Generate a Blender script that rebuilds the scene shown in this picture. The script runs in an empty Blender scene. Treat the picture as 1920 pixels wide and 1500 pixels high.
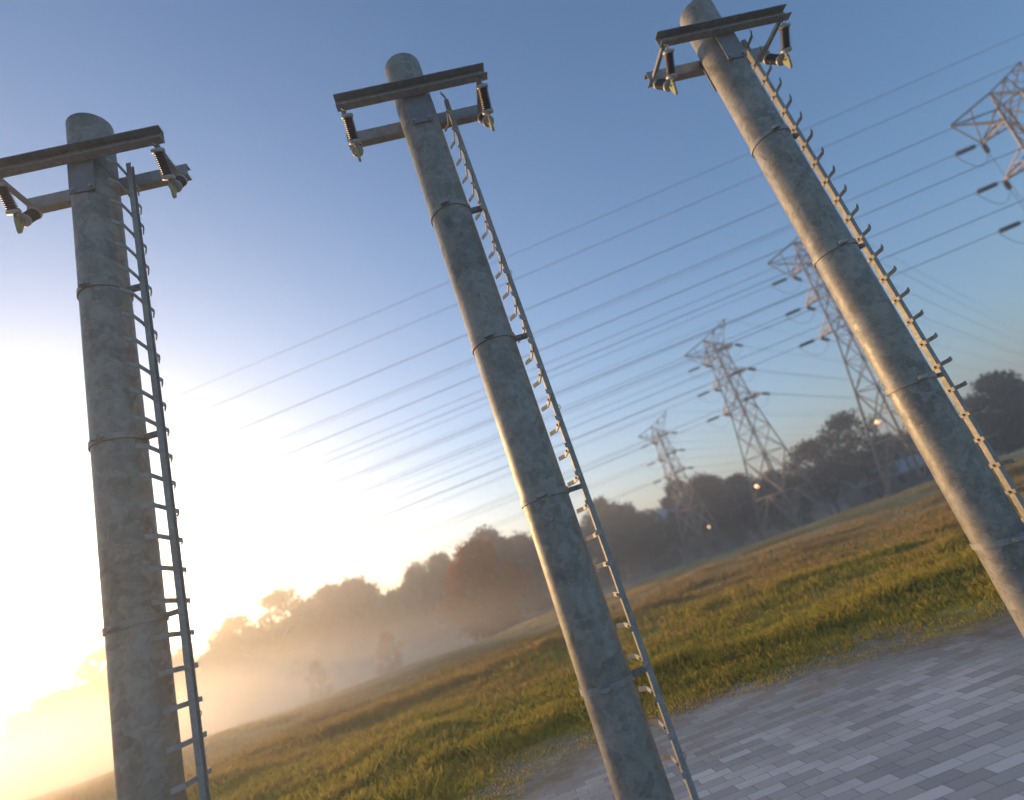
import bpy, bmesh, math, random
import numpy as np
from mathutils import Vector, Matrix

random.seed(7)
rng = np.random.default_rng(11)
S = bpy.context.scene
COL = S.collection

# ------------------------------------------------------------------ camera
EYE = 2.4
PITCH, ROLL, YAW = 0.3113, -0.3207, 0.1250
FPX = 1055.04                       # focal length in pixels of a 1920 px wide frame
CAM = np.array([0.0, 0.0, EYE])
F = np.array([math.sin(YAW) * math.cos(PITCH), math.cos(YAW) * math.cos(PITCH), math.sin(PITCH)])
_R = np.array([math.cos(YAW), -math.sin(YAW), 0.0])
_U = np.cross(_R, F)
CR = math.cos(ROLL) * _R + math.sin(ROLL) * _U
CU = -math.sin(ROLL) * _R + math.cos(ROLL) * _U
FWD = np.array([math.sin(YAW), math.cos(YAW), 0.0])
RGT = np.array([math.cos(YAW), -math.sin(YAW), 0.0])

def place(x, y, D):
    """world point seen at photo pixel (x, y), D metres ahead of the camera"""
    d = F * FPX + CR * (x - 960) - CU * (y - 750)
    return CAM + d * (D / (d @ FWD))

cam = bpy.data.objects.new('camera', bpy.data.cameras.new('camera'))
COL.objects.link(cam)
cam.matrix_world = Matrix(((CR[0], CU[0], -F[0], 0), (CR[1], CU[1], -F[1], 0), (CR[2], CU[2], -F[2], EYE), (0, 0, 0, 1)))
cam.data.sensor_width = 36
cam.data.lens = FPX / 1920 * 36
cam.data.clip_start = 0.05
cam.data.clip_end = 3000
cam.data.dof.use_dof = True
cam.data.dof.focus_distance = 6.2
cam.data.dof.aperture_fstop = 0.45
S.camera = cam

# ------------------------------------------------------------------ helpers
def tag(o, label=None, cat=None, group=None, kind=None):
    if label: o['label'] = label
    if cat: o['category'] = cat
    if group: o['group'] = group
    if kind: o['kind'] = kind
    return o

def link(name, me, mat=None, parent=None):
    o = bpy.data.objects.new(name, me)
    if mat is not None and not me.materials:
        me.materials.append(mat)
    COL.objects.link(o)
    if parent is not None: o.parent = parent
    return o

def empty(name, loc, rz=0, scale=1):
    o = bpy.data.objects.new(name, None)
    o.empty_display_size = 0.2
    COL.objects.link(o)
    o.location = loc; o.rotation_euler = (0, 0, rz); o.scale = (scale,) * 3
    return o

class MB:
    """collects shapes into one mesh"""
    def __init__(s): s.v = []; s.f = []; s.sm = []
    def add(s, V, Fc, smooth=False):
        n = len(s.v)
        s.v += [tuple(map(float, p)) for p in V]
        s.f += [tuple(i + n for i in f) for f in Fc]
        s.sm += [smooth] * len(Fc)
    def box(s, lo, hi):
        x0, y0, z0 = lo; x1, y1, z1 = hi
        V = [(x0,y0,z0),(x1,y0,z0),(x1,y1,z0),(x0,y1,z0),(x0,y0,z1),(x1,y0,z1),(x1,y1,z1),(x0,y1,z1)]
        s.add(V, [(0,3,2,1),(4,5,6,7),(0,1,5,4),(1,2,6,5),(2,3,7,6),(3,0,4,7)])
    def prism(s, poly, axis, a, b):
        """extrude a 2-D polygon along axis from a to b"""
        n = len(poly); V = []
        for t in (a, b):
            for p, q in poly:
                V.append({'x': (t, p, q), 'y': (p, t, q), 'z': (p, q, t)}[axis])
        Fc = [tuple(range(n))[::-1], tuple(range(n, 2 * n))]
        for i in range(n):
            j = (i + 1) % n
            Fc.append((i, j, n + j, n + i))
        s.add(V, Fc)
    def tube(s, pts, rad, n=8, cap=True, smooth=True):
        pts = [np.array(p, float) for p in pts]
        if not hasattr(rad, '__len__'): rad = [rad] * len(pts)
        V = []; Fc = []
        for i, p in enumerate(pts):
            d = pts[min(i + 1, len(pts) - 1)] - pts[max(i - 1, 0)]
            d /= np.linalg.norm(d) + 1e-9
            a = np.cross(d, (0, 0, 1.0))
            if np.linalg.norm(a) < 0.05: a = np.cross(d, (1.0, 0, 0))
            a /= np.linalg.norm(a); b = np.cross(d, a)
            for k in range(n):
                t = 2 * math.pi * (k + .5) / n
                V.append(p + rad[i] * (math.cos(t) * a + math.sin(t) * b))
        for i in range(len(pts) - 1):
            for k in range(n):
                k2 = (k + 1) % n
                Fc.append((i*n + k, (i+1)*n + k, (i+1)*n + k2, i*n + k2))
        if cap:
            Fc.append(tuple(range(n))); Fc.append(tuple(range((len(pts)-1)*n, len(pts)*n))[::-1])
        s.add(V, Fc, smooth)
    def beam(s, p, q, w):
        s.tube([p, q], w * 0.7071, 4, True, False)
    def lathe(s, prof, n=20, axis_pt=(0, 0, 0)):
        """prof: (r, z) list, round z"""
        V = []; Fc = []
        for r, z in prof:
            for k in range(n):
                t = 2 * math.pi * k / n
                V.append((axis_pt[0] + r*math.cos(t), axis_pt[1] + r*math.sin(t), axis_pt[2] + z))
        for i in range(len(prof) - 1):
            for k in range(n):
                k2 = (k + 1) % n
                Fc.append((i*n + k, i*n + k2, (i+1)*n + k2, (i+1)*n + k))
        Fc.append(tuple(range(n))[::-1]); Fc.append(tuple(range((len(prof)-1)*n, len(prof)*n)))
        s.add(V, Fc, True)
    def torus(s, c, R, r, ex, ey, n=14, m=6, a0=0, a1=2*math.pi):
        c = np.array(c, float); ex = np.array(ex, float); ey = np.array(ey, float)
        full = abs(a1 - a0 - 2*math.pi) < 1e-6
        pts = [c + R*(math.cos(a0+(a1-a0)*i/n)*ex + math.sin(a0+(a1-a0)*i/n)*ey) for i in range(n + 1)]
        s.tube(pts, r, m, not full)
    def mesh(s, name):
        me = bpy.data.meshes.new(name)
        me.from_pydata(s.v, [], s.f)
        me.polygons.foreach_set('use_smooth', s.sm)
        me.update()
        bm = bmesh.new(); bm.from_mesh(me)
        bmesh.ops.recalc_face_normals(bm, faces=bm.faces)
        bm.to_mesh(me); bm.free()
        return me
    def build(s, name, mat, parent=None):
        return link(name, s.mesh(name), mat, parent)

def autosmooth(o, deg=35):
    me = o.data
    bm = bmesh.new(); bm.from_mesh(me)
    for e in bm.edges:
        if len(e.link_faces) == 2 and e.calc_face_angle(0) > math.radians(deg): e.smooth = False
    for f in bm.faces: f.smooth = True
    bm.to_mesh(me); bm.free()

def arrays_mesh(name, V, Q, nside):
    """mesh from numpy arrays; Q is (n, nside)"""
    me = bpy.data.meshes.new(name)
    me.vertices.add(len(V)); me.vertices.foreach_set('co', np.ascontiguousarray(V, np.float32).ravel())
    n = len(Q)
    me.loops.add(n * nside); me.loops.foreach_set('vertex_index', np.ascontiguousarray(Q, np.int32).ravel())
    me.polygons.add(n)
    me.polygons.foreach_set('loop_start', np.arange(n, dtype=np.int32) * nside)
    me.polygons.foreach_set('loop_total', np.full(n, nside, np.int32))
    me.update(calc_edges=True)
    return me

# ------------------------------------------------------------------ materials
class NT:
    def __init__(s, name):
        s.m = bpy.data.materials.new(name); s.m.use_nodes = True
        s.t = s.m.node_tree; s.t.nodes.clear()
    def n(s, kind, **kw):
        nd = s.t.nodes.new(kind)
        for k, v in kw.items():
            if k.startswith('i_'):
                key = k[2:]
                nd.inputs[int(key) if key.isdigit() else key.replace('_', ' ')].default_value = v
            else: setattr(nd, k, v)
        return nd
    def l(s, a, b): s.t.links.new(a, b)
    def ramp(s, fac, stops, interp='LINEAR'):
        r = s.n('ShaderNodeValToRGB'); cr = r.color_ramp; cr.interpolation = interp
        while len(cr.elements) < len(stops): cr.elements.new(0.5)
        for e, (p, c) in zip(cr.elements, stops):
            e.position = p; e.color = (*c, 1) if len(c) == 3 else c
        s.l(fac, r.inputs[0]); return r
    def math(s, op, a, b=None):
        m = s.n('ShaderNodeMath', operation=op)
        for i, x in enumerate((a, b)):
            if x is None: continue
            if isinstance(x, (int, float)): m.inputs[i].default_value = x
            else: s.l(x, m.inputs[i])
        return m.outputs[0]
    def mix(s, fac, a, b):
        m = s.n('ShaderNodeMix', data_type='RGBA')
        for i, x in ((0, fac), (6, a), (7, b)):
            if isinstance(x, (int, float)): m.inputs[i].default_value = x
            elif isinstance(x, tuple): m.inputs[i].default_value = (*x, 1)
            else: s.l(x, m.inputs[i])
        return m.outputs[2]
    def noise(s, vec, scale, detail=4, rough=.55, dist=0):
        n = s.n('ShaderNodeTexNoise'); n.inputs['Scale'].default_value = scale
        n.inputs['Detail'].default_value = detail; n.inputs['Roughness'].default_value = rough
        n.inputs['Distortion'].default_value = dist
        if vec is not None: s.l(vec, n.inputs['Vector'])
        return n
    def out(s, sh):
        o = s.n('ShaderNodeOutputMaterial'); s.l(sh, o.inputs[0]); return s.m

def galvanised(name, lo, hi, metallic=.75, rough=(.38, .6), spangle=9.0, stain=(.23, .21, .15)):
    N = NT(name)
    tc = N.n('ShaderNodeTexCoord'); oi = N.n('ShaderNodeObjectInfo')
    sh = N.n('ShaderNodeVectorMath', operation='MULTIPLY_ADD'); sh.inputs[1].default_value = (1, 1, 1)
    rv = N.n('ShaderNodeCombineXYZ'); N.l(N.math('MULTIPLY', oi.outputs['Random'], 37.0), rv.inputs[2]); N.l(N.math('MULTIPLY', oi.outputs['Random'], 11.0), rv.inputs[0])
    N.l(tc.outputs['Object'], sh.inputs[0]); N.l(rv.outputs[0], sh.inputs[2]); v = sh.outputs[0]
    warp = N.noise(v, 5, 3)
    vadd = N.n('ShaderNodeVectorMath', operation='MULTIPLY_ADD'); N.l(warp.outputs['Color'], vadd.inputs[0])
    vadd.inputs[1].default_value = (.22, .22, .22); N.l(v, vadd.inputs[2])
    vo = N.n('ShaderNodeTexVoronoi', feature='F1'); vo.inputs['Scale'].default_value = spangle; N.l(vadd.outputs[0], vo.inputs['Vector'])
    vo2 = N.n('ShaderNodeTexVoronoi', feature='F1'); vo2.inputs['Scale'].default_value = spangle * 2.7; N.l(vadd.outputs[0], vo2.inputs['Vector'])
    s1 = N.n('ShaderNodeSeparateColor'); N.l(vo.outputs['Color'], s1.inputs[0])
    s2 = N.n('ShaderNodeSeparateColor'); N.l(vo2.outputs['Color'], s2.inputs[0])
    big = N.noise(v, 1.1, 4)
    f = N.math('ADD', N.math('MULTIPLY', s1.outputs[0], .30), N.math('MULTIPLY', s2.outputs[1], .24))
    f = N.math('ADD', f, N.math('MULTIPLY', big.outputs[0], .75))
    r = N.ramp(f, [(.15, lo), (.85, hi)])
    fine = N.noise(v, 60, 3)
    st = N.ramp(N.noise(v, 2.3, 5, .65).outputs[0], [(.52, (0, 0, 0)), (.75, (1, 1, 1))])
    c = N.mix(N.math('MULTIPLY', st.outputs[0], .35), r.outputs[0], stain)
    c = N.mix(N.math('MULTIPLY', fine.outputs[0], .22), c, tuple(x * .55 for x in lo))
    # long run-off streaks down the metal
    sm = N.n('ShaderNodeMapping'); sm.inputs['Scale'].default_value = (9, 9, .35); N.l(v, sm.inputs[0])
    sk = N.ramp(N.noise(sm.outputs[0], 1, 5, .65).outputs[0], [(.50, (0, 0, 0)), (.72, (1, 1, 1))])
    c = N.mix(N.math('MULTIPLY', sk.outputs[0], .2), c, tuple(x * .6 for x in lo))
    b = N.n('ShaderNodeBsdfPrincipled'); N.l(c, b.inputs['Base Color'])
    b.inputs['Metallic'].default_value = metallic
    ro = N.n('ShaderNodeMapRange'); N.l(N.math('ADD', N.math('MULTIPLY', s1.outputs[1], .6), N.math('MULTIPLY', fine.outputs[0], .4)), ro.inputs[0])
    ro.inputs[3].default_value = rough[0]; ro.inputs[4].default_value = rough[1]
    N.l(ro.outputs[0], b.inputs['Roughness'])
    bp = N.n('ShaderNodeBump'); bp.inputs['Strength'].default_value = .25; bp.inputs['Distance'].default_value = .004
    N.l(N.math('ADD', N.math('MULTIPLY', fine.outputs[0], .5), s2.outputs[0]), bp.inputs['Height']); N.l(bp.outputs[0], b.inputs['Normal'])
    return N.out(b.outputs[0])

def plain(name, col, rough=.6, metallic=0, var=.3, scale=12, spec=.5):
    N = NT(name)
    tc = N.n('ShaderNodeTexCoord')
    no = N.noise(tc.outputs['Object'], scale, 5)
    c = N.mix(no.outputs[0], tuple(x * (1 - var) for x in col), tuple(min(1, x * (1 + var)) for x in col))
    b = N.n('ShaderNodeBsdfPrincipled'); N.l(c, b.inputs['Base Color'])
    b.inputs['Roughness'].default_value = rough; b.inputs['Metallic'].default_value = metallic
    b.inputs['Specular IOR Level'].default_value = spec
    return N.out(b.outputs[0])

def emitter(name, col, strength):
    N = NT(name); e = N.n('ShaderNodeEmission'); e.inputs[0].default_value = (*col, 1); e.inputs[1].default_value = strength
    return N.out(e.outputs[0])

def foliage(name, a, b, trans=.35):
    N = NT(name)
    g = N.n('ShaderNodeNewGeometry'); oi = N.n('ShaderNodeObjectInfo')
    no = N.noise(g.outputs['Position'], .55, 4)
    f = N.math('ADD', N.math('MULTIPLY', no.outputs[0], .8), N.math('MULTIPLY', g.outputs['Random Per Island'], .35))
    r = N.ramp(f, [(.25, a), (.9, b)])
    d = N.n('ShaderNodeBsdfDiffuse'); N.l(r.outputs[0], d.inputs[0])
    t = N.n('ShaderNodeBsdfTranslucent'); N.l(r.outputs[0], t.inputs[0])
    m = N.n('ShaderNodeMixShader'); m.inputs[0].default_value = trans
    N.l(d.outputs[0], m.inputs[1]); N.l(t.outputs[0], m.inputs[2])
    return N.out(m.outputs[0])

M = {}
M['pole'] = galvanised('galvanised_pole', (.10, .095, .080), (.36, .345, .295), metallic=.18, rough=(.42, .62), spangle=8, stain=(.17, .16, .085))
M['rail'] = galvanised('galvanised_rail', (.24, .235, .21), (.42, .41, .37), metallic=.2, rough=(.5, .7), spangle=25)
M['arm'] = galvanised('weathered_arm_steel', (.20, .195, .18), (.38, .37, .34), metallic=.15, rough=(.45, .65), spangle=16)
M['plate'] = galvanised('plate_steel', (.19, .185, .18), (.25, .245, .24), metallic=.3, rough=(.45, .6), spangle=6)
M['band'] = galvanised('bright_band_steel', (.24, .23, .20), (.36, .35, .31), metallic=.25, rough=(.45, .6), spangle=30)
M['bolt'] = plain('zinc_bolt', (.34, .335, .31), .45, .6, .2, 40)
M['shed'] = plain('grey_brown_insulator_glaze', (.075, .064, .058), .38, 0, .25, 30)
M['cap'] = plain('insulator_cap_zinc', (.40, .40, .38), .45, .35, .15, 40)
M['clamp'] = plain('yellow_zinc_clamp', (.36, .34, .14), .55, .2, .25, 30)
M['pylon'] = plain('pylon_weathered_zinc', (.25, .215, .185), .6, .25, .35, 1.5)
M['string'] = plain('dark_string_glass', (.035, .035, .04), .35, 0, .2, 8)
M['wire'] = plain('aluminium_wire', (.10, .10, .11), .5, .6, .1, 3)
M['bark'] = plain('grey_brown_bark', (.07, .055, .04), .9, 0, .4, 6)
M['leaf_dark'] = foliage('leaves_dark', (.022, .035, .016), (.06, .075, .03))
M['leaf_olive'] = foliage('leaves_olive', (.05, .055, .02), (.11, .10, .035))
M['leaf_rust'] = foliage('leaves_rust', (.22, .048, .018), (.42, .12, .032))
M['leaf_brown'] = foliage('leaves_brown', (.07, .05, .028), (.13, .085, .04))
M['wall'] = plain('dark_render', (.13, .125, .12), .85, 0, .08, .8)
M['roof'] = plain('pale_slate', (.34, .37, .42), .6, 0, .12, 2)
M['glass'] = plain('window_glass', (.03, .035, .04), .1, 0, .1, 2)
M['lamp'] = emitter('lamp_glow', (1.0, .50, .24), 3.2)
M['lamp_dim'] = emitter('lamp_glow_dim', (1.0, .55, .28), 1.1)
M['post'] = plain('lamp_post_steel', (.12, .12, .12), .5, .5, .1, 4)

PN = (.373, .928)                    # direction from the paving towards the meadow
def edge_nodes(N, P):
    """metres across the paving towards the meadow; the left flank is overgrown further in"""
    dt = N.n('ShaderNodeVectorMath', operation='DOT_PRODUCT'); N.l(P, dt.inputs[0]); dt.inputs[1].default_value = (PN[0], PN[1], 0)
    sx = N.n('ShaderNodeSeparateXYZ'); N.l(P, sx.inputs[0])
    k = N.n('ShaderNodeMapRange'); N.l(sx.outputs[0], k.inputs[0])
    k.inputs[1].default_value = -2.2; k.inputs[2].default_value = 2.5; k.inputs[3].default_value = 3.5; k.inputs[4].default_value = 0
    return N.math('ADD', dt.outputs['Value'], k.outputs[0])
def edge_e(x, y): return PN[0] * x + PN[1] * y + np.clip((2.5 - x) * .745, 0, 3.5)
# ground of the meadow; the grass blades use the same colour map of the field
def field_colour(N, blades):
    g = N.n('ShaderNodeNewGeometry'); P = g.outputs['Position']
    sx = N.n('ShaderNodeSeparateXYZ'); N.l(P, sx.inputs[0])
    # streaks run along X (as the mown swathes of the field do)
    mp = N.n('ShaderNodeMapping'); N.l(P, mp.inputs[0]); mp.inputs['Scale'].default_value = (.35, 1.0, 1.0)
    mp.inputs['Rotation'].default_value = (0, 0, math.radians(-8))
    big = N.noise(mp.outputs[0], .16, 4, .6); mid = N.noise(mp.outputs[0], .55, 4, .6); small = N.noise(P, 2.2, 4, .6)
    # how far the meadow has gone to straw: green near the paving, straw further out
    d = N.n('ShaderNodeMapRange'); N.l(sx.outputs[1], d.inputs[0])
    d.inputs[1].default_value = 12; d.inputs[2].default_value = 32; d.inputs[3].default_value = .10; d.inputs[4].default_value = .66
    f = N.math('ADD', d.outputs[0], N.math('MULTIPLY', big.outputs[0], .52))
    f = N.math('ADD', f, N.math('MULTIPLY', N.math('SUBTRACT', mid.outputs[0], .5), 1.0))
    ed = N.n('ShaderNodeMapRange'); N.l(edge_nodes(N, P), ed.inputs[0]); ed.inputs[1].default_value = 9.2; ed.inputs[2].default_value = 12.6; ed.inputs[3].default_value = .66; ed.inputs[4].default_value = -.2
    f = N.math('MAXIMUM', f, N.math('ADD', ed.outputs[0], N.math('MULTIPLY', N.math('SUBTRACT', mid.outputs[0], .5), .9)))
    r = N.ramp(f, [(.06, (.12, .13, .035)), (.22, (.33, .29, .05)), (.42, (.56, .45, .08)), (.60, (.56, .37, .12)), (.82, (.50, .34, .16)), (1.0, (.58, .45, .22))])
    c = N.mix(N.math('MULTIPLY', small.outputs[0], .15), r.outputs[0], (.06, .06, .02))
    if blades:
        c = N.mix(N.math('MULTIPLY', g.outputs['Random Per Island'], .35), c, (.36, .27, .06))
    return c, P, sx

N = NT('meadow_soil')
c, P, sx = field_colour(N, False)
b = N.n('ShaderNodeBsdfPrincipled'); N.l(c, b.inputs['Base Color']); b.inputs['Roughness'].default_value = .95
b.inputs['Specular IOR Level'].default_value = .1
bp = N.n('ShaderNodeBump'); bp.inputs['Strength'].default_value = .9; bp.inputs['Distance'].default_value = .25
N.l(N.noise(P, 1.8, 6, .7).outputs[0], bp.inputs['Height']); N.l(bp.outputs[0], b.inputs['Normal'])
M['soil'] = N.out(b.outputs[0])

N = NT('meadow_blades')
c, P, sx = field_colour(N, True)
d = N.n('ShaderNodeBsdfDiffuse'); N.l(c, d.inputs[0]); t = N.n('ShaderNodeBsdfTranslucent'); N.l(c, t.inputs[0])
m = N.n('ShaderNodeMixShader'); m.inputs[0].default_value = .5; N.l(d.outputs[0], m.inputs[1]); N.l(t.outputs[0], m.inputs[2])
M['blade'] = N.out(m.outputs[0])

# paving: long concrete setts laid in rows along X, silted over towards the meadow
N = NT('concrete_setts')
g = N.n('ShaderNodeNewGeometry'); P = g.outputs['Position']
br = N.n('ShaderNodeTexBrick'); N.l(P, br.inputs['Vector'])
br.offset = .37; br.offset_frequency = 2; br.squash = 1
br.inputs['Color1'].default_value = (.33, .33, .32, 1); br.inputs['Color2'].default_value = (.70, .70, .68, 1)
br.inputs['Mortar'].default_value = (.07, .07, .07, 1)
br.inputs['Scale'].default_value = 1; br.inputs['Mortar Size'].default_value = .0035; br.inputs['Mortar Smooth'].default_value = .3
br.inputs['Bias'].default_value = -.1; br.inputs['Brick Width'].default_value = .365; br.inputs['Row Height'].default_value = .15
grime = N.noise(P, .7, 5, .6); fine = N.noise(P, 35, 4)
c = N.mix(N.math('MULTIPLY', grime.outputs[0], .3), br.outputs['Color'], (.22, .21, .19))
c = N.mix(N.math('MULTIPLY', fine.outputs[0], .18), c, (.18, .18, .18))
patch = N.noise(P, .55, 5, .65); patch2 = N.noise(P, 4, 4, .6)
e = N.math('ADD', edge_nodes(N, P), N.math('MULTIPLY', N.math('SUBTRACT', patch.outputs[0], .5), 6.0))
e = N.math('ADD', e, N.math('MULTIPLY', N.math('SUBTRACT', patch2.outputs[0], .5), 1.6))
silt = N.n('ShaderNodeMapRange'); N.l(e, silt.inputs[0]); silt.inputs[1].default_value = 6.8; silt.inputs[2].default_value = 10.6
soilc = N.mix(patch2.outputs[0], (.10, .095, .06), (.24, .17, .10))
c = N.mix(N.math('MULTIPLY', silt.outputs[0], .85), c, soilc)
b = N.n('ShaderNodeBsdfPrincipled'); N.l(c, b.inputs['Base Color']); b.inputs['Roughness'].default_value = .62
bp = N.n('ShaderNodeBump'); bp.inputs['Strength'].default_value = .3; bp.inputs['Distance'].default_value = .004
N.l(N.math('SUBTRACT', fine.outputs[0], br.outputs['Fac']), bp.inputs['Height']); N.l(bp.outputs[0], b.inputs['Normal'])
tr = N.n('ShaderNodeBsdfTransparent'); mx = N.n('ShaderNodeMixShader')
cut = N.n('ShaderNodeMapRange'); N.l(e, cut.inputs[0]); cut.inputs[1].default_value = 9.8; cut.inputs[2].default_value = 11.6
N.l(cut.outputs[0], mx.inputs[0]); N.l(b.outputs[0], mx.inputs[1]); N.l(tr.outputs[0], mx.inputs[2])
M['sett'] = N.out(mx.outputs[0])

# ------------------------------------------------------------------ ground
def smooth(a, b, x):
    t = np.clip((x - a) / (b - a), 0, 1); return t * t * (3 - 2 * t)

def ground_z(x, y):
    x = np.asarray(x, float); y = np.asarray(y, float)
    yy = y + .22 * np.clip(35 - x, 0, 75) * smooth(12, 40, y)   # the meadow falls away sooner on the left
    z = -1.15 * smooth(46, 66, yy) - 1.35 * smooth(62, 92, yy)
    far = smooth(11, 22, np.hypot(x, y))
    z = z + far * (.16 * np.sin(x * .21 + 1.3) * np.sin(y * .33 + .4) + .10 * np.sin(x * .47 + y * .29))
    return z

def grid_axis(lo, hi, fine_lo, fine_hi, fs, cs):
    a = list(np.arange(fine_lo, fine_hi + 1e-6, fs))
    while a[0] > lo: a.insert(0, max(lo, a[0] - cs))
    while a[-1] < hi: a.append(min(hi, a[-1] + cs))
    return np.array(a)
gx = grid_axis(-420, 420, -90, 90, 1.5, 22); gy = grid_axis(-420, 420, -12, 110, 1.5, 22)
X, Y = np.meshgrid(gx, gy)
V = np.stack([X, Y, ground_z(X, Y)], -1).reshape(-1, 3)
nx = len(gx); ii = (np.arange(len(gy) - 1)[:, None] * nx + np.arange(nx - 1)[None]).ravel()
me = arrays_mesh('meadow_ground', V, np.stack([ii, ii + 1, ii + 1 + nx, ii + nx], -1), 4)
me.polygons.foreach_set('use_smooth', [True] * len(me.polygons))
tag(link('meadow_ground', me, M['soil']), 'rough autumn meadow running back to the misty trees', 'ground', kind='structure')

mb = MB(); mb.add([(-26, -9, .006), (26, -9, .006), (26, 15, .006), (-26, 15, .006)], [(0, 1, 2, 3)])
tag(mb.build('paving', M['sett']), 'grey concrete sett paving silted over at the meadow edge', 'paving', kind='structure')

# ------------------------------------------------------------------ grass
def vnoise(x, y, seed):
    r = np.random.default_rng(seed); T = r.random((64, 64))
    xi = np.floor(x).astype(int); yi = np.floor(y).astype(int); fx = x - xi; fy = y - yi
    fx = fx * fx * (3 - 2 * fx); fy = fy * fy * (3 - 2 * fy)
    g = lambda a, b: T[a % 64, b % 64]
    return (g(xi, yi) * (1-fx) + g(xi+1, yi) * fx) * (1-fy) + (g(xi, yi+1) * (1-fx) + g(xi+1, yi+1) * fx) * fy

def grass_blades(n):
    az = rng.uniform(math.radians(-50), math.radians(60), n * 2)
    dist = 5.2 * np.exp(rng.random(n * 2) * math.log(62 / 5.2))
    x = np.sin(az + YAW) * dist; y = np.cos(az + YAW) * dist
    e = edge_e(x, y)
    pt = vnoise(x * .35, y * .7, 3); p2 = vnoise(x * 2.2, y * 2.2, 5)
    keep = (e + (pt - .5) * 3.0 + (p2 - .5) * 2.2 > 8.9 + np.abs(rng.normal(0, 1.7, n * 2)))
    keep &= rng.random(n * 2) < (.30 + .9 * pt * (.5 + p2))
    x, y, dist, pt, p2 = [a[keep][:n] for a in (x, y, dist, pt, p2)]
    n = len(x)
    e = edge_e(x, y)
    h = (.09 + .27 * pt * pt + .09 * p2) * rng.uniform(.55, 1.25, n) * (.16 + .84 * smooth(9.3, 14, e))
    h *= 1 - .6 * smooth(24, 44, y)
    w = (.004 + .0007 * dist) * rng.uniform(.7, 1.4, n)
    a = rng.uniform(0, 2 * math.pi, n); ln = rng.uniform(.1, .75, n) * h; la = rng.uniform(0, 2 * math.pi, n)
    z = ground_z(x, y) - .02
    wx, wy = np.cos(a) * w, np.sin(a) * w
    lx, ly = np.cos(la) * ln, np.sin(la) * ln
    A = np.stack([x - wx, y - wy, z], -1); B = np.stack([x + wx, y + wy, z], -1)
    C = np.stack([x + wx * .6 + lx * .35, y + wy * .6 + ly * .35, z + h * .62], -1)
    D = np.stack([x + lx, y + ly, z + h], -1)
    Vv = np.stack([A, B, C, D], 1).reshape(-1, 3); k = np.arange(n) * 4
    return Vv, np.stack([k, k + 1, k + 2, k + 3], -1)
Vv, Q = grass_blades(380000)
tag(link('meadow_grass', arrays_mesh('meadow_grass', Vv, Q, 4), M['blade']), 'shaggy green and straw coloured meadow grass beyond the paving', 'grass', kind='stuff')

# ------------------------------------------------------------------ the three steel poles
PR = .245                                   # pole radius
PH = 9.25                                   # pole height
BANDS = [6.763, 4.963, 3.163, 1.363]
ARM0, ARM1 = 8.46, 8.635                    # underside and top of the crossarms
HX = .88                                    # where the insulators hang

def hexa(mb, c, axis, r, t):
    c = np.array(c, float)
    ax = np.array(axis, float)
    mb.tube([c, c + ax * t], r, 6, True, False)

def make_insulator(sx, sy, root):
    A = np.array([sx * HX, sy * .315, ARM0]); B = np.array([sx * HX, sy * .02, 8.055])
    L = np.linalg.norm(B - A); d = (B - A) / L
    zq = Vector((0, 0, -1)).rotation_difference(Vector(d))
    a0, a1 = .085, L - .07
    prof = []
    n = 11
    s0, s1 = a0 + .045, a1 - .045
    for k in range(n):
        u = s0 + (s1 - s0) * (k + .5) / n; hw = (s1 - s0) / n
        prof += [(.044, -(u - hw * .5)), (.066, -(u + hw * .02)), (.068, -(u + hw * .14)), (.046, -(u + hw * .34))]
    mb = MB(); mb.lathe(prof, 20)
    ins = mb.build('insulator', M['shed'], root)
    ins.location = A; ins.rotation_mode = 'QUATERNION'; ins.rotation_quaternion = zq
    for u in (a0, a1 - .045):
        mb = MB(); mb.lathe([(.02, -u + .008), (.070, -u), (.076, -u - .006), (.076, -u - .038), (.066, -u - .045)], 20)
        mb.build('end_cap', M['cap'], ins)
    mb = MB()
    mb.torus((0, 0, .012), .045, .007, (1, 0, 0), (0, 0, 1), 14, 6)
    mb.torus((0, 0, -.050), .034, .007, (0, 1, 0), (0, 0, 1), 14, 6)
    mb.tube([(0, 0, -.070), (0, 0, -a0)], .012, 8)
    mb.build('shackle', M['bolt'], ins)
    mb = MB(); mb.tube([(0, 0, -a1), (0, 0, -a1 - .04)], .016, 8); mb.torus((0, 0, -L + .03), .034, .008, (0, 1, 0), (0, 0, 1), 14, 6)
    mb.build('ball_socket', M['bolt'], ins)
    return ins

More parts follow.
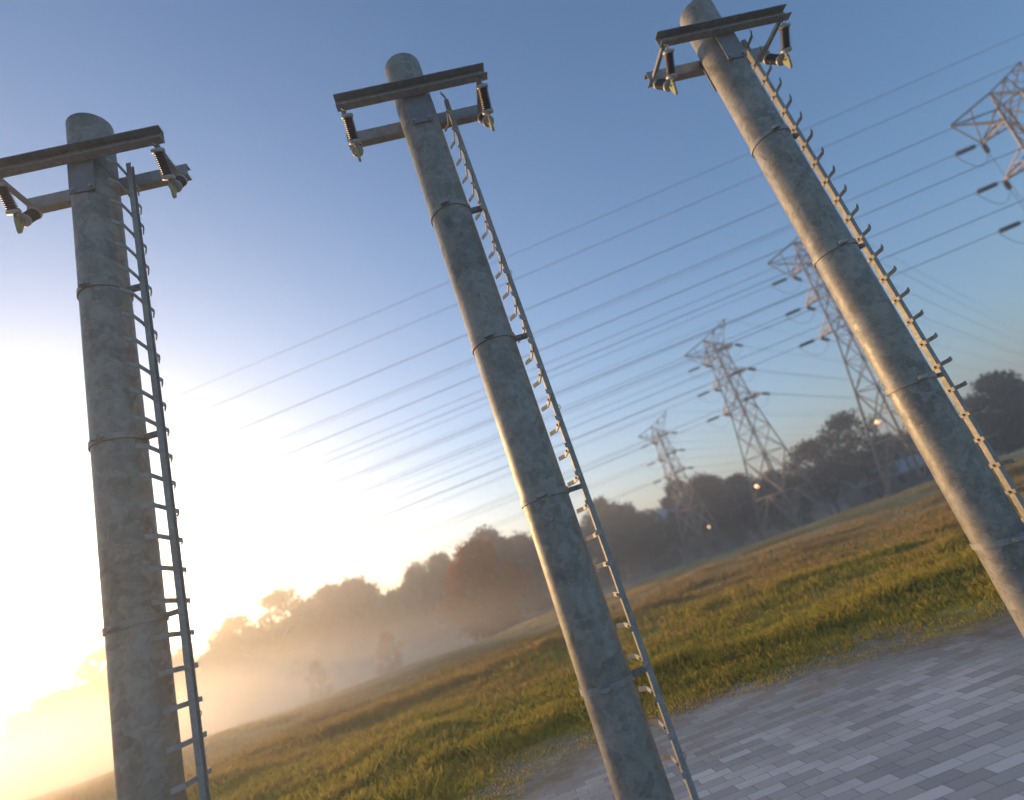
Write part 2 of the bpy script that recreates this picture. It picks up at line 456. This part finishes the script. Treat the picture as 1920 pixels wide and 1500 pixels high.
def make_pole():
    root = empty('utility_pole', (0, 0, 0))
    mb = MB()
    mb.lathe([(PR, 0), (PR, 2), (PR, 4), (PR, 6), (PR, 8), (PR, PH - .012), (PR - .012, PH)], 72)
    sh = mb.build('shaft', M['pole'], root); autosmooth(sh, 30)
    t = .010
    for sy in (-1, 1):
        # channel crossarm, open away from the pole
        y0, y1 = sy * .2600, sy * .372
        poly = [(y0, ARM0), (y1, ARM0), (y1, ARM0 + t), (y0 + sy * t, ARM0 + t), (y0 + sy * t, ARM1 - t), (y1, ARM1 - t), (y1, ARM1), (y0, ARM1)]
        mb = MB(); mb.prism(poly, 'x', -.975, .975)
        mb.build('crossarm', M['arm'], root)
        mb = MB(); ya, yb = sorted((sy * .2470, sy * .2595))
        mb.box((-.142, ya, 8.02), (.142, yb, ARM1 - .02))
        pl = mb.build('mounting_plate', M['plate'], root)
        for sx in (-1, 1):
            mb = MB(); c = (sx * .098, sy * .2595, 8.07)
            mb.tube([c, (c[0], c[1] + sy * .005, c[2])], .030, 16, True, False)
            hexa(mb, (c[0], c[1] + sy * .005, c[2]), (0, sy, 0), .021, .016)
            mb.build('bolt', M['bolt'], pl)
    for sx in (-1, 1):
        mb = MB(); cx = sx * (HX + .03 if sx < 0 else HX - .02)
        mb.box((cx - .026, -.2595, ARM0 + .006), (cx + .026, .2595, ARM0 + .052))
        mb.build('brace', M['rail'], root)
        for sy in (-1, 1): make_insulator(sx, sy, root)
        mb = MB()
        zc = 8.07
        poly = [(-.052, zc), (.052, zc), (.058, zc - .035), (.024, zc - .165), (.004, zc - .19), (-.020, zc - .165), (-.060, zc - .035)]
        mb.prism(poly, 'x', sx * HX - .016, sx * HX + .016)
        mb.tube([(sx * HX - .035, .0, zc - .03), (sx * HX + .035, .0, zc - .03)], .014, 8)
        mb.build('line_clamp', M['clamp'], root)
    # clamping bands
    for zb in BANDS:
        mb = MB()
        n = 72; V = []; Fc = []
        for k in range(n):
            a = 2 * math.pi * k / n
            for r, dz in ((PR + .0015, -.031), (PR + .015, -.031), (PR + .015, .031), (PR + .0015, .031)):
                V.append((r * math.cos(a), r * math.sin(a), zb + dz))
        for k in range(n):
            k2 = (k + 1) % n
            for j in range(4):
                j2 = (j + 1) % 4
                Fc.append((k*4 + j, k2*4 + j, k2*4 + j2, k*4 + j2))
        mb.add(V, Fc, True)
        band = mb.build('band_clamp', M['band'], root); autosmooth(band, 40)
        mb = MB()
        nv = np.array((-.22, -.975, 0)); nv /= np.linalg.norm(nv); tv = np.array((-nv[1], nv[0], 0))
        for s in (-1, 1):
            c0 = nv * (PR + .010) + tv * s * .016 + np.array((0, 0, zb))
            mb.tube([c0, c0 + nv * .055], .026, 4, True, False)
        mb.tube([nv * (PR + .034) - tv * .055 + np.array((0, 0, zb)), nv * (PR + .034) + tv * .07 + np.array((0, 0, zb))], .010, 8)
        for s in (-1, 1):
            hexa(mb, nv * (PR + .034) + tv * s * .032 + np.array((0, 0, zb)), tv * s, .022, .016)
        mb.build('tension_bolt', M['bolt'], band)
        mb = MB()
        mb.box((PR + .004, -.034, zb - .022), (.3915, -.028, zb + .022)); mb.box((PR + .004, .028, zb - .022), (.3915, .034, zb + .022))
        mb.tube([(.345, -.055, zb), (.345, .055, zb)], .009, 8)
        hexa(mb, (.345, -.034, zb), (0, -1, 0), .016, .012); hexa(mb, (.345, .034, zb), (0, 1, 0), .016, .012)
        mb.build('stand_off', M['plate'], band)
    # climbing ladder: one channel rail with rungs across it
    t = .006; x0, x1, w = .3925, .4480, .036
    poly = [(x0, -w), (x1, -w), (x1, -w + t), (x0 + t, -w + t), (x0 + t, w - t), (x1, w - t), (x1, w), (x0, w)]
    mb = MB(); mb.prism(poly, 'z', .25, 8.53)
    lad = mb.build('climbing_ladder', M['rail'], root)
    rme = None
    for k in range(-21, 6):
        z = 6.86 + .3 * k
        if z < .3: continue
        if rme is None:
            mb = MB(); o, i, hh = .3805, .3920, .022
            poly = [(i, -.218), (i, .218), (i - .062, .315), (i - .072, .310), (o, .215), (o, -.215), (i - .072, -.310), (i - .062, -.315)]
            mb.prism(poly, 'z', -hh, hh)
            mb.tube([(o, 0, 0), (o - .004, 0, 0)], .017, 12, True, False)
            hexa(mb, (o - .004, 0, 0), (-1, 0, 0), .013, .012)
            rme = mb.mesh('rung')
        r = link('rung', rme, M['rail'], lad); r.location = (0, 0, z)
    for zr in (5.8, 4.05, 2.25, .6):
        mb = MB(); mb.torus((x1 - .004, 0, zr), .030, .005, (0, 0, 1), (1, 0, 0), 10, 6, 0, math.pi)
        mb.build('cable_ring', M['bolt'], lad)
    return root

def copy_tree(o, parent=None):
    c = o.copy(); COL.objects.link(c); c.parent = parent
    for ch in list(o.children): copy_tree(ch, c)
    return c

pole = make_pole()
POLES = [((-3.275, 5.683), 'dark grey steel utility pole standing against the sun glare at the left'),
         ((.730, 5.777), 'mid grey steel utility pole standing between the other two, right of the rusty autumn tree'),
         ((5.119, 5.873), 'pale brightly lit steel utility pole at the right, in front of the lattice pylons')]
for i, ((px, py), lab) in enumerate(POLES):
    o = pole if i == 0 else copy_tree(pole)
    o.location = (px, py, 0.0)
    tag(o, lab, 'utility pole', 'galvanised steel utility poles with side ladders')

# ------------------------------------------------------------------ lattice pylons
LV = [23.3, 19.75, 16.2]; TOP = 27.3
def half(z):
    return float(np.interp(z, [0, 9.5, 15.2, 24.4], [2.9, 1.75, 1.15, .80]))
RZ = math.radians(20)
# wire directions in world space, and in the pylon's own frame
BL = math.radians(5)
LEFT = np.array([-math.cos(YAW), math.sin(YAW), 0]) * math.cos(BL) + FWD * math.sin(BL)
RIGHT = np.array([.80, .60, 0])
def local_dir(v, dz):
    c, s = math.cos(-RZ), math.sin(-RZ)
    return np.array([c*v[0] - s*v[1], s*v[0] + c*v[1], dz])
ARMX = 2.95                                  # crossarm reach along local Y
TIPS = [(s, lv, np.array([0, s * (ARMX + .25 * i), LV[i]])) for i, lv in enumerate(LV) for s in (-1, 1)]

def make_pylon():
    root = empty('lattice_pylon', (0, 0, 0))
    corners = [(-1, -1), (1, -1), (1, 1), (-1, 1)]
    zs = [0, 4.6, 9.5, 12.6, 15.2, 17.6, 20, 22.2, 24.4]
    for cx, cy in corners:
        mb = MB()
        for a, b in zip(zs[:-1], zs[1:]):
            mb.beam((cx*half(a), cy*half(a), a), (cx*half(b), cy*half(b), b), .20 if a < 9 else .15)
        mb.box((cx*2.9 - .25, cy*2.9 - .25, -1.2), (cx*2.9 + .25, cy*2.9 + .25, .12))
        mb.build('leg', M['pylon'], root)
    mb = MB()
    for i in range(4):
        (ax, ay), (bx, by) = corners[i], corners[(i + 1) % 4]
        for a, b in zip(zs[:-1], zs[1:]):
            ha, hb = half(a), half(b); w = .10 if a < 9 else .075
            pa, pb = np.array((ax*ha, ay*ha, a)), np.array((bx*ha, by*ha, a))
            qa, qb = np.array((ax*hb, ay*hb, b)), np.array((bx*hb, by*hb, b))
            if a == 0:
                mid = (qa + qb) / 2
                mb.beam(pa, mid, w); mb.beam(pb, mid, w); mb.beam(qa, qb, w)
                for t in (.35, .68):
                    mb.beam(pa + (qa - pa) * t, pa + (mid - pa) * t, .06); mb.beam(pb + (qb - pb) * t, pb + (mid - pb) * t, .06)
                    mb.beam(pa + (qa - pa) * t, pa + (mid - pa) * (t + .3), .05); mb.beam(pb + (qb - pb) * t, pb + (mid - pb) * (t + .3), .05)
            else:
                mb.beam(pa, qb, w); mb.beam(pb, qa, w); mb.beam(qa, qb, w * .9)
                if a < 9:
                    cc = (pa + pb + qa + qb) / 4; mb.beam((pa + qa) / 2, cc, .05); mb.beam((pb + qb) / 2, cc, .05)
    mb.build('bracing', M['pylon'], root)
    for s, lv, tip in TIPS:
        mb = MB(); h0 = half(lv); h1 = half(lv + 1.25)
        for cx in (-1, 1):
            mb.beam((cx*h0, s*h0, lv), tip, .11)
            mb.beam((cx*h1, s*h1, lv + 1.25), tip, .10)
            m1 = np.array((cx*h0, s*h0, lv)) * .5 + tip * .5; m2 = np.array((cx*h1, s*h1, lv + 1.25)) * .5 + tip * .5
            mb.beam(m1, m2, .06); mb.beam(np.array((cx*h0, s*h0, lv)), m2, .06)
        m1 = np.array((-h0, s*h0, lv)) * .5 + tip * .5; m2 = m1 * np.array((-1, 1, 1)); mb.beam(m1, m2, .06)
        mb.build('crossarm', M['pylon'], root)
    # head: leaning peak and an outrigger on the left
    mb = MB(); hh = half(24.4); pk = np.array((3.2, -.8, 28.0)); cn = np.array((-.5, .7, 26.0)); og = np.array((-2.2, 3.2, 25.2))
    for cx, cy in corners:
        mb.beam((cx*hh, cy*hh, 24.4), cn, .11); mb.beam((cx*hh, cy*hh, 24.4), pk if cx > 0 else cn * .5 + pk * .5, .09)
    mb.beam(cn, pk, .13); mb.beam(og, cn, .13)
    for t in (.35, .7):
        q = [np.array((cx*hh, cy*hh, 24.4)) * (1 - t) + cn * t for cx, cy in corners]
        for i in range(4): mb.beam(q[i], q[(i + 1) % 4], .06)
        a = cn * (1 - t) + pk * t
        for cy in (-1, 1): mb.beam(a, np.array((hh, cy*hh, 24.4)) * (1 - t) + pk * t, .06)
    for cx in (-1, 1): mb.beam((cx*half(23.3), half(23.3), 23.3), og, .09)
    mb.beam((-hh, hh, 24.4), og, .09)
    mb.beam(og, TIPS[1][2], .08); mb.beam(og * .5 + cn * .5, TIPS[1][2], .08)
    mb.build('peak', M['pylon'], root)
    for s, lv, tip in TIPS:
        for dv, dz in ((LEFT, -.06), (RIGHT, -.05)):
            d = local_dir(dv, dz); d /= np.linalg.norm(d)
            mb = MB()
            pr = [tip + d * .55]
            mb.tube([tip, tip + d * .6], .03, 6)
            for k in range(9):
                u = .6 + k * .17
                mb.tube([tip + d*u, tip + d*(u + .05), tip + d*(u + .11), tip + d*(u + .17)], [.09, .19, .18, .09], 10)
            mb.tube([tip + d * 2.13, tip + d * 2.45], .03, 6)
            mb.build('insulator_string', M['string'], root)
        dl = local_dir(LEFT, -.06); dr = local_dir(RIGHT, -.05)
        a, b = tip + dl * 2.3, tip + dr * 2.3; mid = (a + b) / 2 + np.array((0, 0, -1.3))
        pts = [a*(1-t)**2 + (2*mid - (a+b)/2)*2*t*(1-t) + b*t*t for t in np.linspace(0, 1, 9)]
        mb = MB(); mb.tube(pts, .022, 5); mb.build('jumper_cable', M['wire'], root)
    return root

PY = [((31.7, 86.7), -2.45, .85, 'smallest and most distant lattice pylon, standing in the mist'),
      ((35.4, 65.8), -1.15, .985, 'lattice pylon third from the right, a lamp glowing between its legs'),
      ((39.45, 47.9), 0.0, 1.0, 'lattice pylon half hidden behind the right utility pole'),
      ((46.2, 31.0), 0.0, .975, 'nearest lattice pylon cut off by the right edge of the picture')]
WHO = ['smallest pylon', 'lamp-lit pylon', 'half hidden pylon', 'nearest pylon']
pyl = make_pylon()
for i, ((px, py), pz, sc, lab) in enumerate(PY):
    o = pyl if i == 0 else copy_tree(pyl)
    o.location = (px, py, pz); o.rotation_euler = (0, 0, RZ); o.scale = (sc,) * 3
    tag(o, lab, 'pylon', 'steel lattice pylons in a row across the meadow')

def wire(P, dv, s0, curve, run, r, label, group):
    ts = np.concatenate([np.linspace(0, 90, 26), np.linspace(100, run, 8)])
    pts = [P + np.append(dv[:2], 0) * t + np.array((0, 0, -s0 * t + curve * t * t)) for t in ts]
    mb = MB(); mb.tube([p - P for p in pts], r, 5)
    o = mb.build('power_line', M['wire']); o.location = P
    tag(o, label, 'power line', group)

LVN = ['upper', 'middle', 'lower']
for i, ((px, py), pz, sc, lab) in enumerate(PY):
    R = np.array([[math.cos(RZ), -math.sin(RZ), 0], [math.sin(RZ), math.cos(RZ), 0], [0, 0, 1]])
    base = np.array((px, py, pz))
    for k, (s, lv, tip) in enumerate(TIPS):
        lname = LVN[k // 2]; side = 'near' if s < 0 else 'far'
        P = base + sc * (R @ tip)
        wire(P + np.append(LEFT[:2], -.06) * 2.4 * sc, LEFT, .055, .00016, 250, .026,
             f'thin wire strung left from the {lname} {side} arm of the {WHO[i]}', 'wires strung left from the pylons')
        wire(P + np.append(RIGHT[:2], -.05) * 2.4 * sc, RIGHT, .05, .00012, 250, .022,
             f'thin wire strung right from the {lname} {side} arm of the {WHO[i]}', 'wires strung right from the pylons')
    pk = base + sc * (R @ np.array((3.2, -.8, 28.0)))
    wire(pk, LEFT, .055, .00016, 250, .022, f'thin earth wire running left from the peak of the {WHO[i]}', 'wires strung left from the pylons')
    wire(pk, RIGHT, .05, .00012, 250, .022, f'thin earth wire running right from the peak of the {WHO[i]}', 'wires strung right from the pylons')

wire(place(1990, 32, 38), LEFT, .055, .00016, 250, .02, 'faint highest wire crossing the sky above all the other wires', 'wires strung left from the pylons')

# ------------------------------------------------------------------ trees
def leaf_cloud(centres, radii, n, size, r):
    """n small leaf-clump quads spread through a set of ellipsoid clumps"""
    centres = np.array(centres, float); radii = np.array(radii, float)
    wgt = radii.prod(1) ** .8; idx = r.choice(len(centres), n, p=wgt / wgt.sum())
    u = r.normal(size=(n, 3)); u /= np.linalg.norm(u, axis=1)[:, None]
    rad = r.random(n) ** .45 * (1 + .18 * r.normal(size=n))
    c = centres[idx] + u * rad[:, None] * radii[idx]
    a = r.normal(size=(n, 3)); a /= np.linalg.norm(a, axis=1)[:, None]
    b = np.cross(a, r.normal(size=(n, 3))); b /= np.linalg.norm(b, axis=1)[:, None]
    s = (size * r.uniform(.5, 1.4, n))[:, None]
    V = np.stack([c - a*s, c + b*s*.55, c + a*s, c - b*s*.55], 1).reshape(-1, 3)
    k = np.arange(n) * 4
    return V, np.stack([k, k+1, k+2, k+3], -1)

def make_tree_meshes(seed, shape):
    """unit tree, 1 m tall"""
    r = np.random.default_rng(seed)
    wide, low, nl, sz = {'round': (.36, .20, 9000, .021), 'tall': (.24, .16, 8000, .020), 'open': (.33, .26, 5000, .018), 'full': (.42, .04, 13000, .022), 'bush': (.5, .02, 3600, .034)}[shape]
    cs = []; rs = []
    mb = MB(); tr = .022 if shape != 'bush' else .012
    lean = r.normal(0, .02, 2)
    trunk = [(0, 0, -.06), (lean[0]*.3, lean[1]*.3, low * .8 + .05), (lean[0], lean[1], .55), (lean[0]*1.6, lean[1]*1.6, .86)]
    mb.tube(trunk, [tr * 1.3, tr, tr * .6, tr * .15], 7)
    nb = 26 if shape != 'tall' else 22
    for k in range(nb):
        z = low + (1 - low) * (k + .5) / nb
        prof = math.sin(math.pi * min(1, ((z - low) / (1 - low)) * .86 + .14)) ** .7
        a = k * 2.4 + r.uniform(-.4, .4); q = wide * prof * r.uniform(.45, 1.0)
        c = np.array((math.cos(a) * q, math.sin(a) * q, min(z + r.uniform(-.03, .05), .93)))
        cs.append(c); rr = r.uniform(.07, .145) * (1.25 if shape in ('full', 'bush') else 1)
        rs.append((rr * 1.15, rr * 1.15, rr * .85))
        z0 = max(.08, min(.84, c[2] - q * .75))
        st = np.array((lean[0] * z0 * 1.6, lean[1] * z0 * 1.6, z0))
        mb.tube([st, (st + c) / 2 + np.array((0, 0, .015)), c], [tr * .42, tr * .26, tr * .08], 5)
    cs.append((0, 0, .93)); rs.append((.09, .09, .07))
    V, Q = leaf_cloud(cs, rs, nl, sz, r)
    V[:, 2] = np.maximum(V[:, 2], .01)
    return mb.mesh('trunk'), arrays_mesh('crown', V, Q, 4)

TREES = {}
def tree(name, kind, seed, leaf, px, py, D, label, group=None, wide=1.0, cat='tree'):
    """tree whose top is seen at photo pixel (px, py), D metres away"""
    top = place(px, py, D); gz = float(ground_z(top[0], top[1])); h = top[2] - gz
    key = (kind, seed, leaf)
    if key not in TREES:
        t, c = make_tree_meshes(seed, kind); t.materials.append(M['bark']); c.materials.append(M[leaf]); TREES[key] = (t, c)
    root = empty(name, (top[0], top[1], gz), random.uniform(0, 6.28))
    root.scale = (h * wide, h * wide, h)
    t, c = TREES[key]
    link('trunk' if kind != 'bush' else 'stem', t, None, root); link('crown' if kind != 'bush' else 'foliage', c, None, root)
    tag(root, label, cat, group)

tree('autumn_tree', 'full', 1, 'leaf_rust', 884, 1018, 64, 'broad rusty orange autumn tree rising from the mist left of the middle pole', wide=.95)
tree('oak_tree', 'round', 2, 'leaf_dark', 905, 998, 95, 'dark tree with a domed top directly behind the rusty autumn tree', wide=1.05)
G = 'hazy trees along the far side of the meadow'
tree('broadleaf_tree', 'open', 3, 'leaf_olive', 516, 1108, 116, 'spiky thin topped tree against the glare, right of the left pole', G, 1.0)
tree('broadleaf_tree', 'round', 4, 'leaf_olive', 436, 1160, 116, 'low round tree in the glare just right of the left ladder', G, 1.1)
tree('broadleaf_tree', 'open', 3, 'leaf_olive', 190, 1212, 112, 'dim tree edge in the glare just left of the left pole', G, 1.2)
tree('broadleaf_tree', 'round', 4, 'leaf_olive', 95, 1300, 112, 'low tree lost in the glare near the left picture edge', G, 1.4)
tree('broadleaf_tree', 'round', 5, 'leaf_olive', 575, 1128, 120, 'small round tree between the spiky tree and the flat topped tree', G, .9)
tree('broadleaf_tree', 'open', 6, 'leaf_olive', 612, 1098, 120, 'thin twiggy tree beside the flat topped tree in the left treeline', G, .9)
tree('broadleaf_tree', 'full', 7, 'leaf_brown', 655, 1090, 120, 'flat topped dense tree in the middle of the left treeline', G, 1.0)
tree('broadleaf_tree', 'round', 2, 'leaf_brown', 775, 1062, 118, 'rounded tree in the haze, second left of the rusty autumn tree', G, .9)
tree('broadleaf_tree', 'round', 5, 'leaf_dark', 822, 1040, 108, 'dark tree leaning out from the left flank of the rusty autumn tree', G, .75)
tree('broadleaf_tree', 'full', 7, 'leaf_dark', 972, 1006, 105, 'dark tree between the rusty autumn tree and the middle pole', G, .8)
tree('broadleaf_tree', 'round', 4, 'leaf_dark', 1120, 938, 112, 'dark round tree just right of the middle pole ladder', G, .9)
tree('broadleaf_tree', 'full', 1, 'leaf_dark', 1165, 950, 118, 'low dark tree in the gap left of the smallest pylon', G, .8)
tree('broadleaf_tree', 'round', 2, 'leaf_dark', 1262, 905, 112, 'dark tree directly behind the smallest pylon', G, .9)
tree('broadleaf_tree', 'full', 7, 'leaf_brown', 1312, 895, 108, 'brown tinged dense tree just right of the smallest pylon', G, .9)
tree('broadleaf_tree', 'tall', 8, 'leaf_dark', 1376, 892, 104, 'narrow dark tree at the left legs of the pylon with the lamp', G, 1.0)
tree('broadleaf_tree', 'full', 1, 'leaf_olive', 1440, 886, 100, 'olive tree behind the right legs of the pylon with the lamp', G, .9)
tree('bare_tree', 'open', 6, 'leaf_brown', 1508, 828, 100, 'hazy half bare round tree between the two middle pylons', None, 1.25)
tree('broadleaf_tree', 'open', 9, 'leaf_dark', 1568, 780, 88, 'tall dark tree with a lopsided crown left of the half hidden pylon', G, .95)
tree('broadleaf_tree', 'full', 7, 'leaf_dark', 1655, 818, 100, 'dark tree behind the half hidden pylon and its lamp', G, 1.0)
tree('broadleaf_tree', 'full', 1, 'leaf_dark', 1850, 706, 80, 'big dark tree right of the right pole ladder', G, 1.05)
tree('broadleaf_tree', 'round', 2, 'leaf_rust', 1915, 752, 82, 'dark reddish tree at the right picture edge', G, 1.1)
tree('broadleaf_tree', 'round', 4, 'leaf_dark', 1775, 800, 92, 'dark tree seen between the right pole and its ladder', G, 1.0)
tree('broadleaf_tree', 'full', 7, 'leaf_dark', 1228, 984, 106, 'low dark tree in front of the pale blue roofed house, left of the smallest pylon', G, 1.1)
tree('broadleaf_tree', 'full', 1, 'leaf_dark', 1292, 962, 106, 'low dark tree in front of the pale blue roofed house, right of the smallest pylon', G, 1.1)
tree('autumn_bush', 'bush', 10, 'leaf_rust', 722, 1190, 66, 'small rusty bush in the mist left of the rusty autumn tree', wide=.85, cat='bush')
tree('dark_bush', 'bush', 10, 'leaf_dark', 590, 1243, 62, 'tiny dark bush alone in the mist between left and middle poles', wide=.7, cat='bush')

# the wood that closes the field behind those trees, one mass
def woodland():
    prof = [(-300, 1440), (0, 1362), (180, 1262), (340, 1218), (470, 1190), (560, 1160), (700, 1118), (830, 1075), (960, 1030), (1110, 975), (1200, 972), (1320, 925), (1400, 912), (1520, 880), (1640, 850), (1760, 800), (1860, 750), (1960, 720), (2200, 640)]
    r = np.random.default_rng(5); cs = []; rs = []
    for (x0, y0), (x1, y1) in zip(prof[:-1], prof[1:]):
        n = max(2, int((x1 - x0) / 14))
        for k in range(n):
            t = (k + r.random()) / n; D = r.uniform(120, 146)
            top = place(x0 + (x1 - x0)*t, y0 + (y1 - y0)*t + r.normal(-9, 5), D)
            gz = float(ground_z(top[0], top[1])); h = top[2] - gz
            for _ in range(8):
                zz = gz + h * r.uniform(.0, .88); rr = r.uniform(1.5, 2.6)
                cs.append((top[0] + r.normal(0, 1.6), top[1] + r.normal(0, 3), zz)); rs.append((rr * 1.2, rr * 1.2, rr))
    V, Q = leaf_cloud(cs, rs, 170000, .55, r)
    tag(link('distant_woodland', arrays_mesh('distant_woodland', V, Q, 4), M['leaf_dark']), 'hazy mass of woodland closing the far side of the meadow', 'woodland', kind='stuff')
woodland()

# ------------------------------------------------------------------ far houses
def house(px, py, D, w, dpt, hw, hr, rz, label):
    """house whose ridge centre is seen at the photo pixel"""
    c = place(px, py, D); gz = float(ground_z(c[0], c[1]))
    top = c[2] - gz; hr = min(hr, top * .45); hw = top - hr
    root = empty('house', (c[0], c[1], gz), rz)
    mb = MB(); mb.prism([(-dpt/2, -1), (dpt/2, -1), (dpt/2, hw), (0, hw + hr - .12), (-dpt/2, hw)], 'x', -w/2, w/2)
    mb.build('wall', M['wall'], root)
    mb = MB(); o = .35
    for s in (-1, 1):
        a = np.array((s * (dpt/2 + o), hw - o * hr / (dpt/2))); b = np.array((0, hw + hr))
        mb.prism([tuple(a), tuple(b), (b[0], b[1] + .16), (a[0], a[1] + .16)], 'x', -w/2 - .3, w/2 + .3)
    rf = mb.build('roof', M['roof'], root)
    mb = MB(); mb.box((w*.25, -.3, hw + hr - .5), (w*.25 + .8, .3, hw + hr + .9)); mb.build('chimney', M['wall'], rf)
    for k in range(max(2, int(w // 3.2))):
        x = -w/2 + w * (k + .5) / max(2, int(w // 3.2))
        mb = MB(); mb.box((x - .55, -dpt/2 - .02, hw * .5), (x + .55, -dpt/2 + .06, hw * .5 + 1.2)); mb.build('window', M['glass'], root)
    tag(root, label, 'house', 'pale houses among the far trees')
house(1672, 868, 90, 8.5, 5, 2.4, 1.6, .1, 'long pale roofed house left of the right pole, below the bright lamp')
house(1612, 890, 90, 5, 4.5, 2.4, 1.5, -.1, 'small pale house at the foot of the tall lopsided tree')
house(1262, 950, 124, 7, 5, 2.4, 1.6, .05, 'pale blue roofed house directly behind the smallest pylon')
house(1186, 978, 124, 5.5, 4.5, 2.4, 1.5, -.05, 'dim pale house left of the smallest pylon')

# ------------------------------------------------------------------ street lamps
def street_lamp(px, py, D, label, r, glow='lamp'):
    c = place(px, py, D); gz = float(ground_z(c[0], c[1])); h = c[2] - gz
    root = empty('street_lamp', (c[0], c[1], gz))
    mb = MB(); mb.tube([(.9, 0, -.3), (.9, 0, h * .5), (.9, 0, h - .2), (.75, 0, h + .12), (.2, 0, h + .18)], [.09, .07, .05, .045, .04], 8)
    mb.build('post', M['post'], root)
    mb = MB(); mb.lathe([(.05, .20), (r * .8, .14), (r * 1.05, .02), (r * 1.05, -.02)], 14, (0, 0, h)); hd = mb.build('lamp_head', M['post'], root)
    mb = MB(); mb.lathe([(r, -.03), (r * .95, -.2), (r * .7, -.42), (r * .2, -.54)], 14, (0, 0, h)); mb.build('lamp_glass', M[glow], hd)
    tag(root, label, 'street lamp', 'lit street lamps at the far edge of the meadow')
street_lamp(1643, 788, 78, 'bright street lamp glowing left of the right pole behind the half hidden pylon', .34)
street_lamp(1418, 909, 92, 'street lamp glowing between the legs of the third pylon from the right', .3)
street_lamp(1328, 985, 96, 'faint low street lamp right of the smallest pylon', .2, 'lamp_dim')

# ------------------------------------------------------------------ air
def volume_mat(name, col, dens, aniso):
    N = NT(name); v = N.n('ShaderNodeVolumePrincipled')
    v.inputs['Color'].default_value = (*col, 1); v.inputs['Density'].default_value = dens; v.inputs['Anisotropy'].default_value = aniso
    v.inputs['Density Attribute'].default_value = ''; v.inputs['Temperature Attribute'].default_value = ''; v.inputs['Color Attribute'].default_value = ''
    o = N.n('ShaderNodeOutputMaterial'); N.l(v.outputs[0], o.inputs['Volume'])
    return N.m
HAZE, MIST = .0034, .034
mb = MB(); mb.box((-430, -430, -4.2), (430, 430, 30.9))
tag(mb.build('haze', volume_mat('haze_air', (.90, .92, .95), HAZE, .68)), 'thin morning haze over the meadow', 'haze', kind='stuff')

def mist(cx, cy, rx, ry, zc, rz, label):
    mb = MB(); n, k = 28, 8; prof = []
    V = []; Fc = []
    bm = bmesh.new(); bmesh.ops.create_uvsphere(bm, u_segments=28, v_segments=16, radius=1)
    me = bpy.data.meshes.new('ground_mist'); bm.to_mesh(me); bm.free()
    o = link('ground_mist', me, M['mist']); o.location = (cx, cy, zc); o.scale = (rx, ry, rz); o.rotation_euler = (0, 0, .12)
    tag(o, label, 'mist', kind='stuff')
def mist_mat():
    # thickest in the middle of the bank, thinning to nothing at its skin, in drifting wisps
    N = NT('ground_mist_air'); v = N.n('ShaderNodeVolumePrincipled')
    v.inputs['Color'].default_value = (.94, .92, .89, 1); v.inputs['Anisotropy'].default_value = .6
    v.inputs['Density Attribute'].default_value = ''; v.inputs['Temperature Attribute'].default_value = ''; v.inputs['Color Attribute'].default_value = ''
    tc = N.n('ShaderNodeTexCoord'); ln = N.n('ShaderNodeVectorMath', operation='LENGTH'); N.l(tc.outputs['Object'], ln.inputs[0])
    mr = N.n('ShaderNodeMapRange', interpolation_type='SMOOTHSTEP'); N.l(ln.outputs['Value'], mr.inputs[0])
    mr.inputs[1].default_value = .15; mr.inputs[2].default_value = 1.0; mr.inputs[3].default_value = 1; mr.inputs[4].default_value = 0
    no = N.noise(tc.outputs['Object'], 2.6, 2, .5)
    w = N.math('ADD', N.math('MULTIPLY', no.outputs[0], 1.5), .25)
    N.l(N.math('MULTIPLY', N.math('MULTIPLY', mr.outputs[0], w), MIST), v.inputs['Density'])
    o = N.n('ShaderNodeOutputMaterial'); N.l(v.outputs[0], o.inputs['Volume'])
    return N.m
M['mist'] = mist_mat()
mist(-64, 72, 76, 56, -2.2, 10, 'pale bank of ground mist lying before the left treeline')
mist(-32, 34, 46, 24, .3, 5.5, 'low golden ground mist drifting over the near left of the meadow')
mist(44, 104, 54, 38, -3.4, 6, 'grey bank of ground mist around the far pylon feet')

# ------------------------------------------------------------------ light
SUN_EL, SUN_AZ = math.radians(7.5), math.radians(-39)     # azimuth from +Y, negative to the left
w = bpy.data.worlds.new('World'); S.world = w; w.use_nodes = True
nt = w.node_tree; nt.nodes.clear()
sky = nt.nodes.new('ShaderNodeTexSky'); sky.sky_type = 'NISHITA'; sky.sun_disc = False
sky.sun_elevation = SUN_EL; sky.sun_rotation = SUN_AZ
sky.air_density = 1.0; sky.dust_density = 1.1; sky.ozone_density = 3.2; sky.altitude = 50
bg = nt.nodes.new('ShaderNodeBackground'); bg.inputs[1].default_value = .145
ow = nt.nodes.new('ShaderNodeOutputWorld')
nt.links.new(sky.outputs[0], bg.inputs[0]); nt.links.new(bg.outputs[0], ow.inputs[0])

sl = bpy.data.lights.new('sun', 'SUN'); sl.energy = 3.8; sl.angle = math.radians(.6); sl.color = (1.0, .59, .25)
so = bpy.data.objects.new('sun', sl); COL.objects.link(so)
sd = Vector((math.sin(SUN_AZ) * math.cos(SUN_EL), math.cos(SUN_AZ) * math.cos(SUN_EL), math.sin(SUN_EL)))
so.rotation_euler = (-sd).to_track_quat('-Z', 'Y').to_euler(); so.location = sd * 60 + Vector((0, 0, 5))

# ------------------------------------------------------------------ render settings
S.view_settings.view_transform = 'Standard'; S.view_settings.look = 'None'
S.view_settings.exposure = .95; S.view_settings.gamma = 1; S.view_settings.use_curve_mapping = False
S.cycles.use_denoising = True
S.cycles.max_bounces = 6; S.cycles.diffuse_bounces = 3; S.cycles.glossy_bounces = 3; S.cycles.transparent_max_bounces = 16
S.cycles.volume_bounces = 1; S.cycles.sample_clamp_indirect = 4
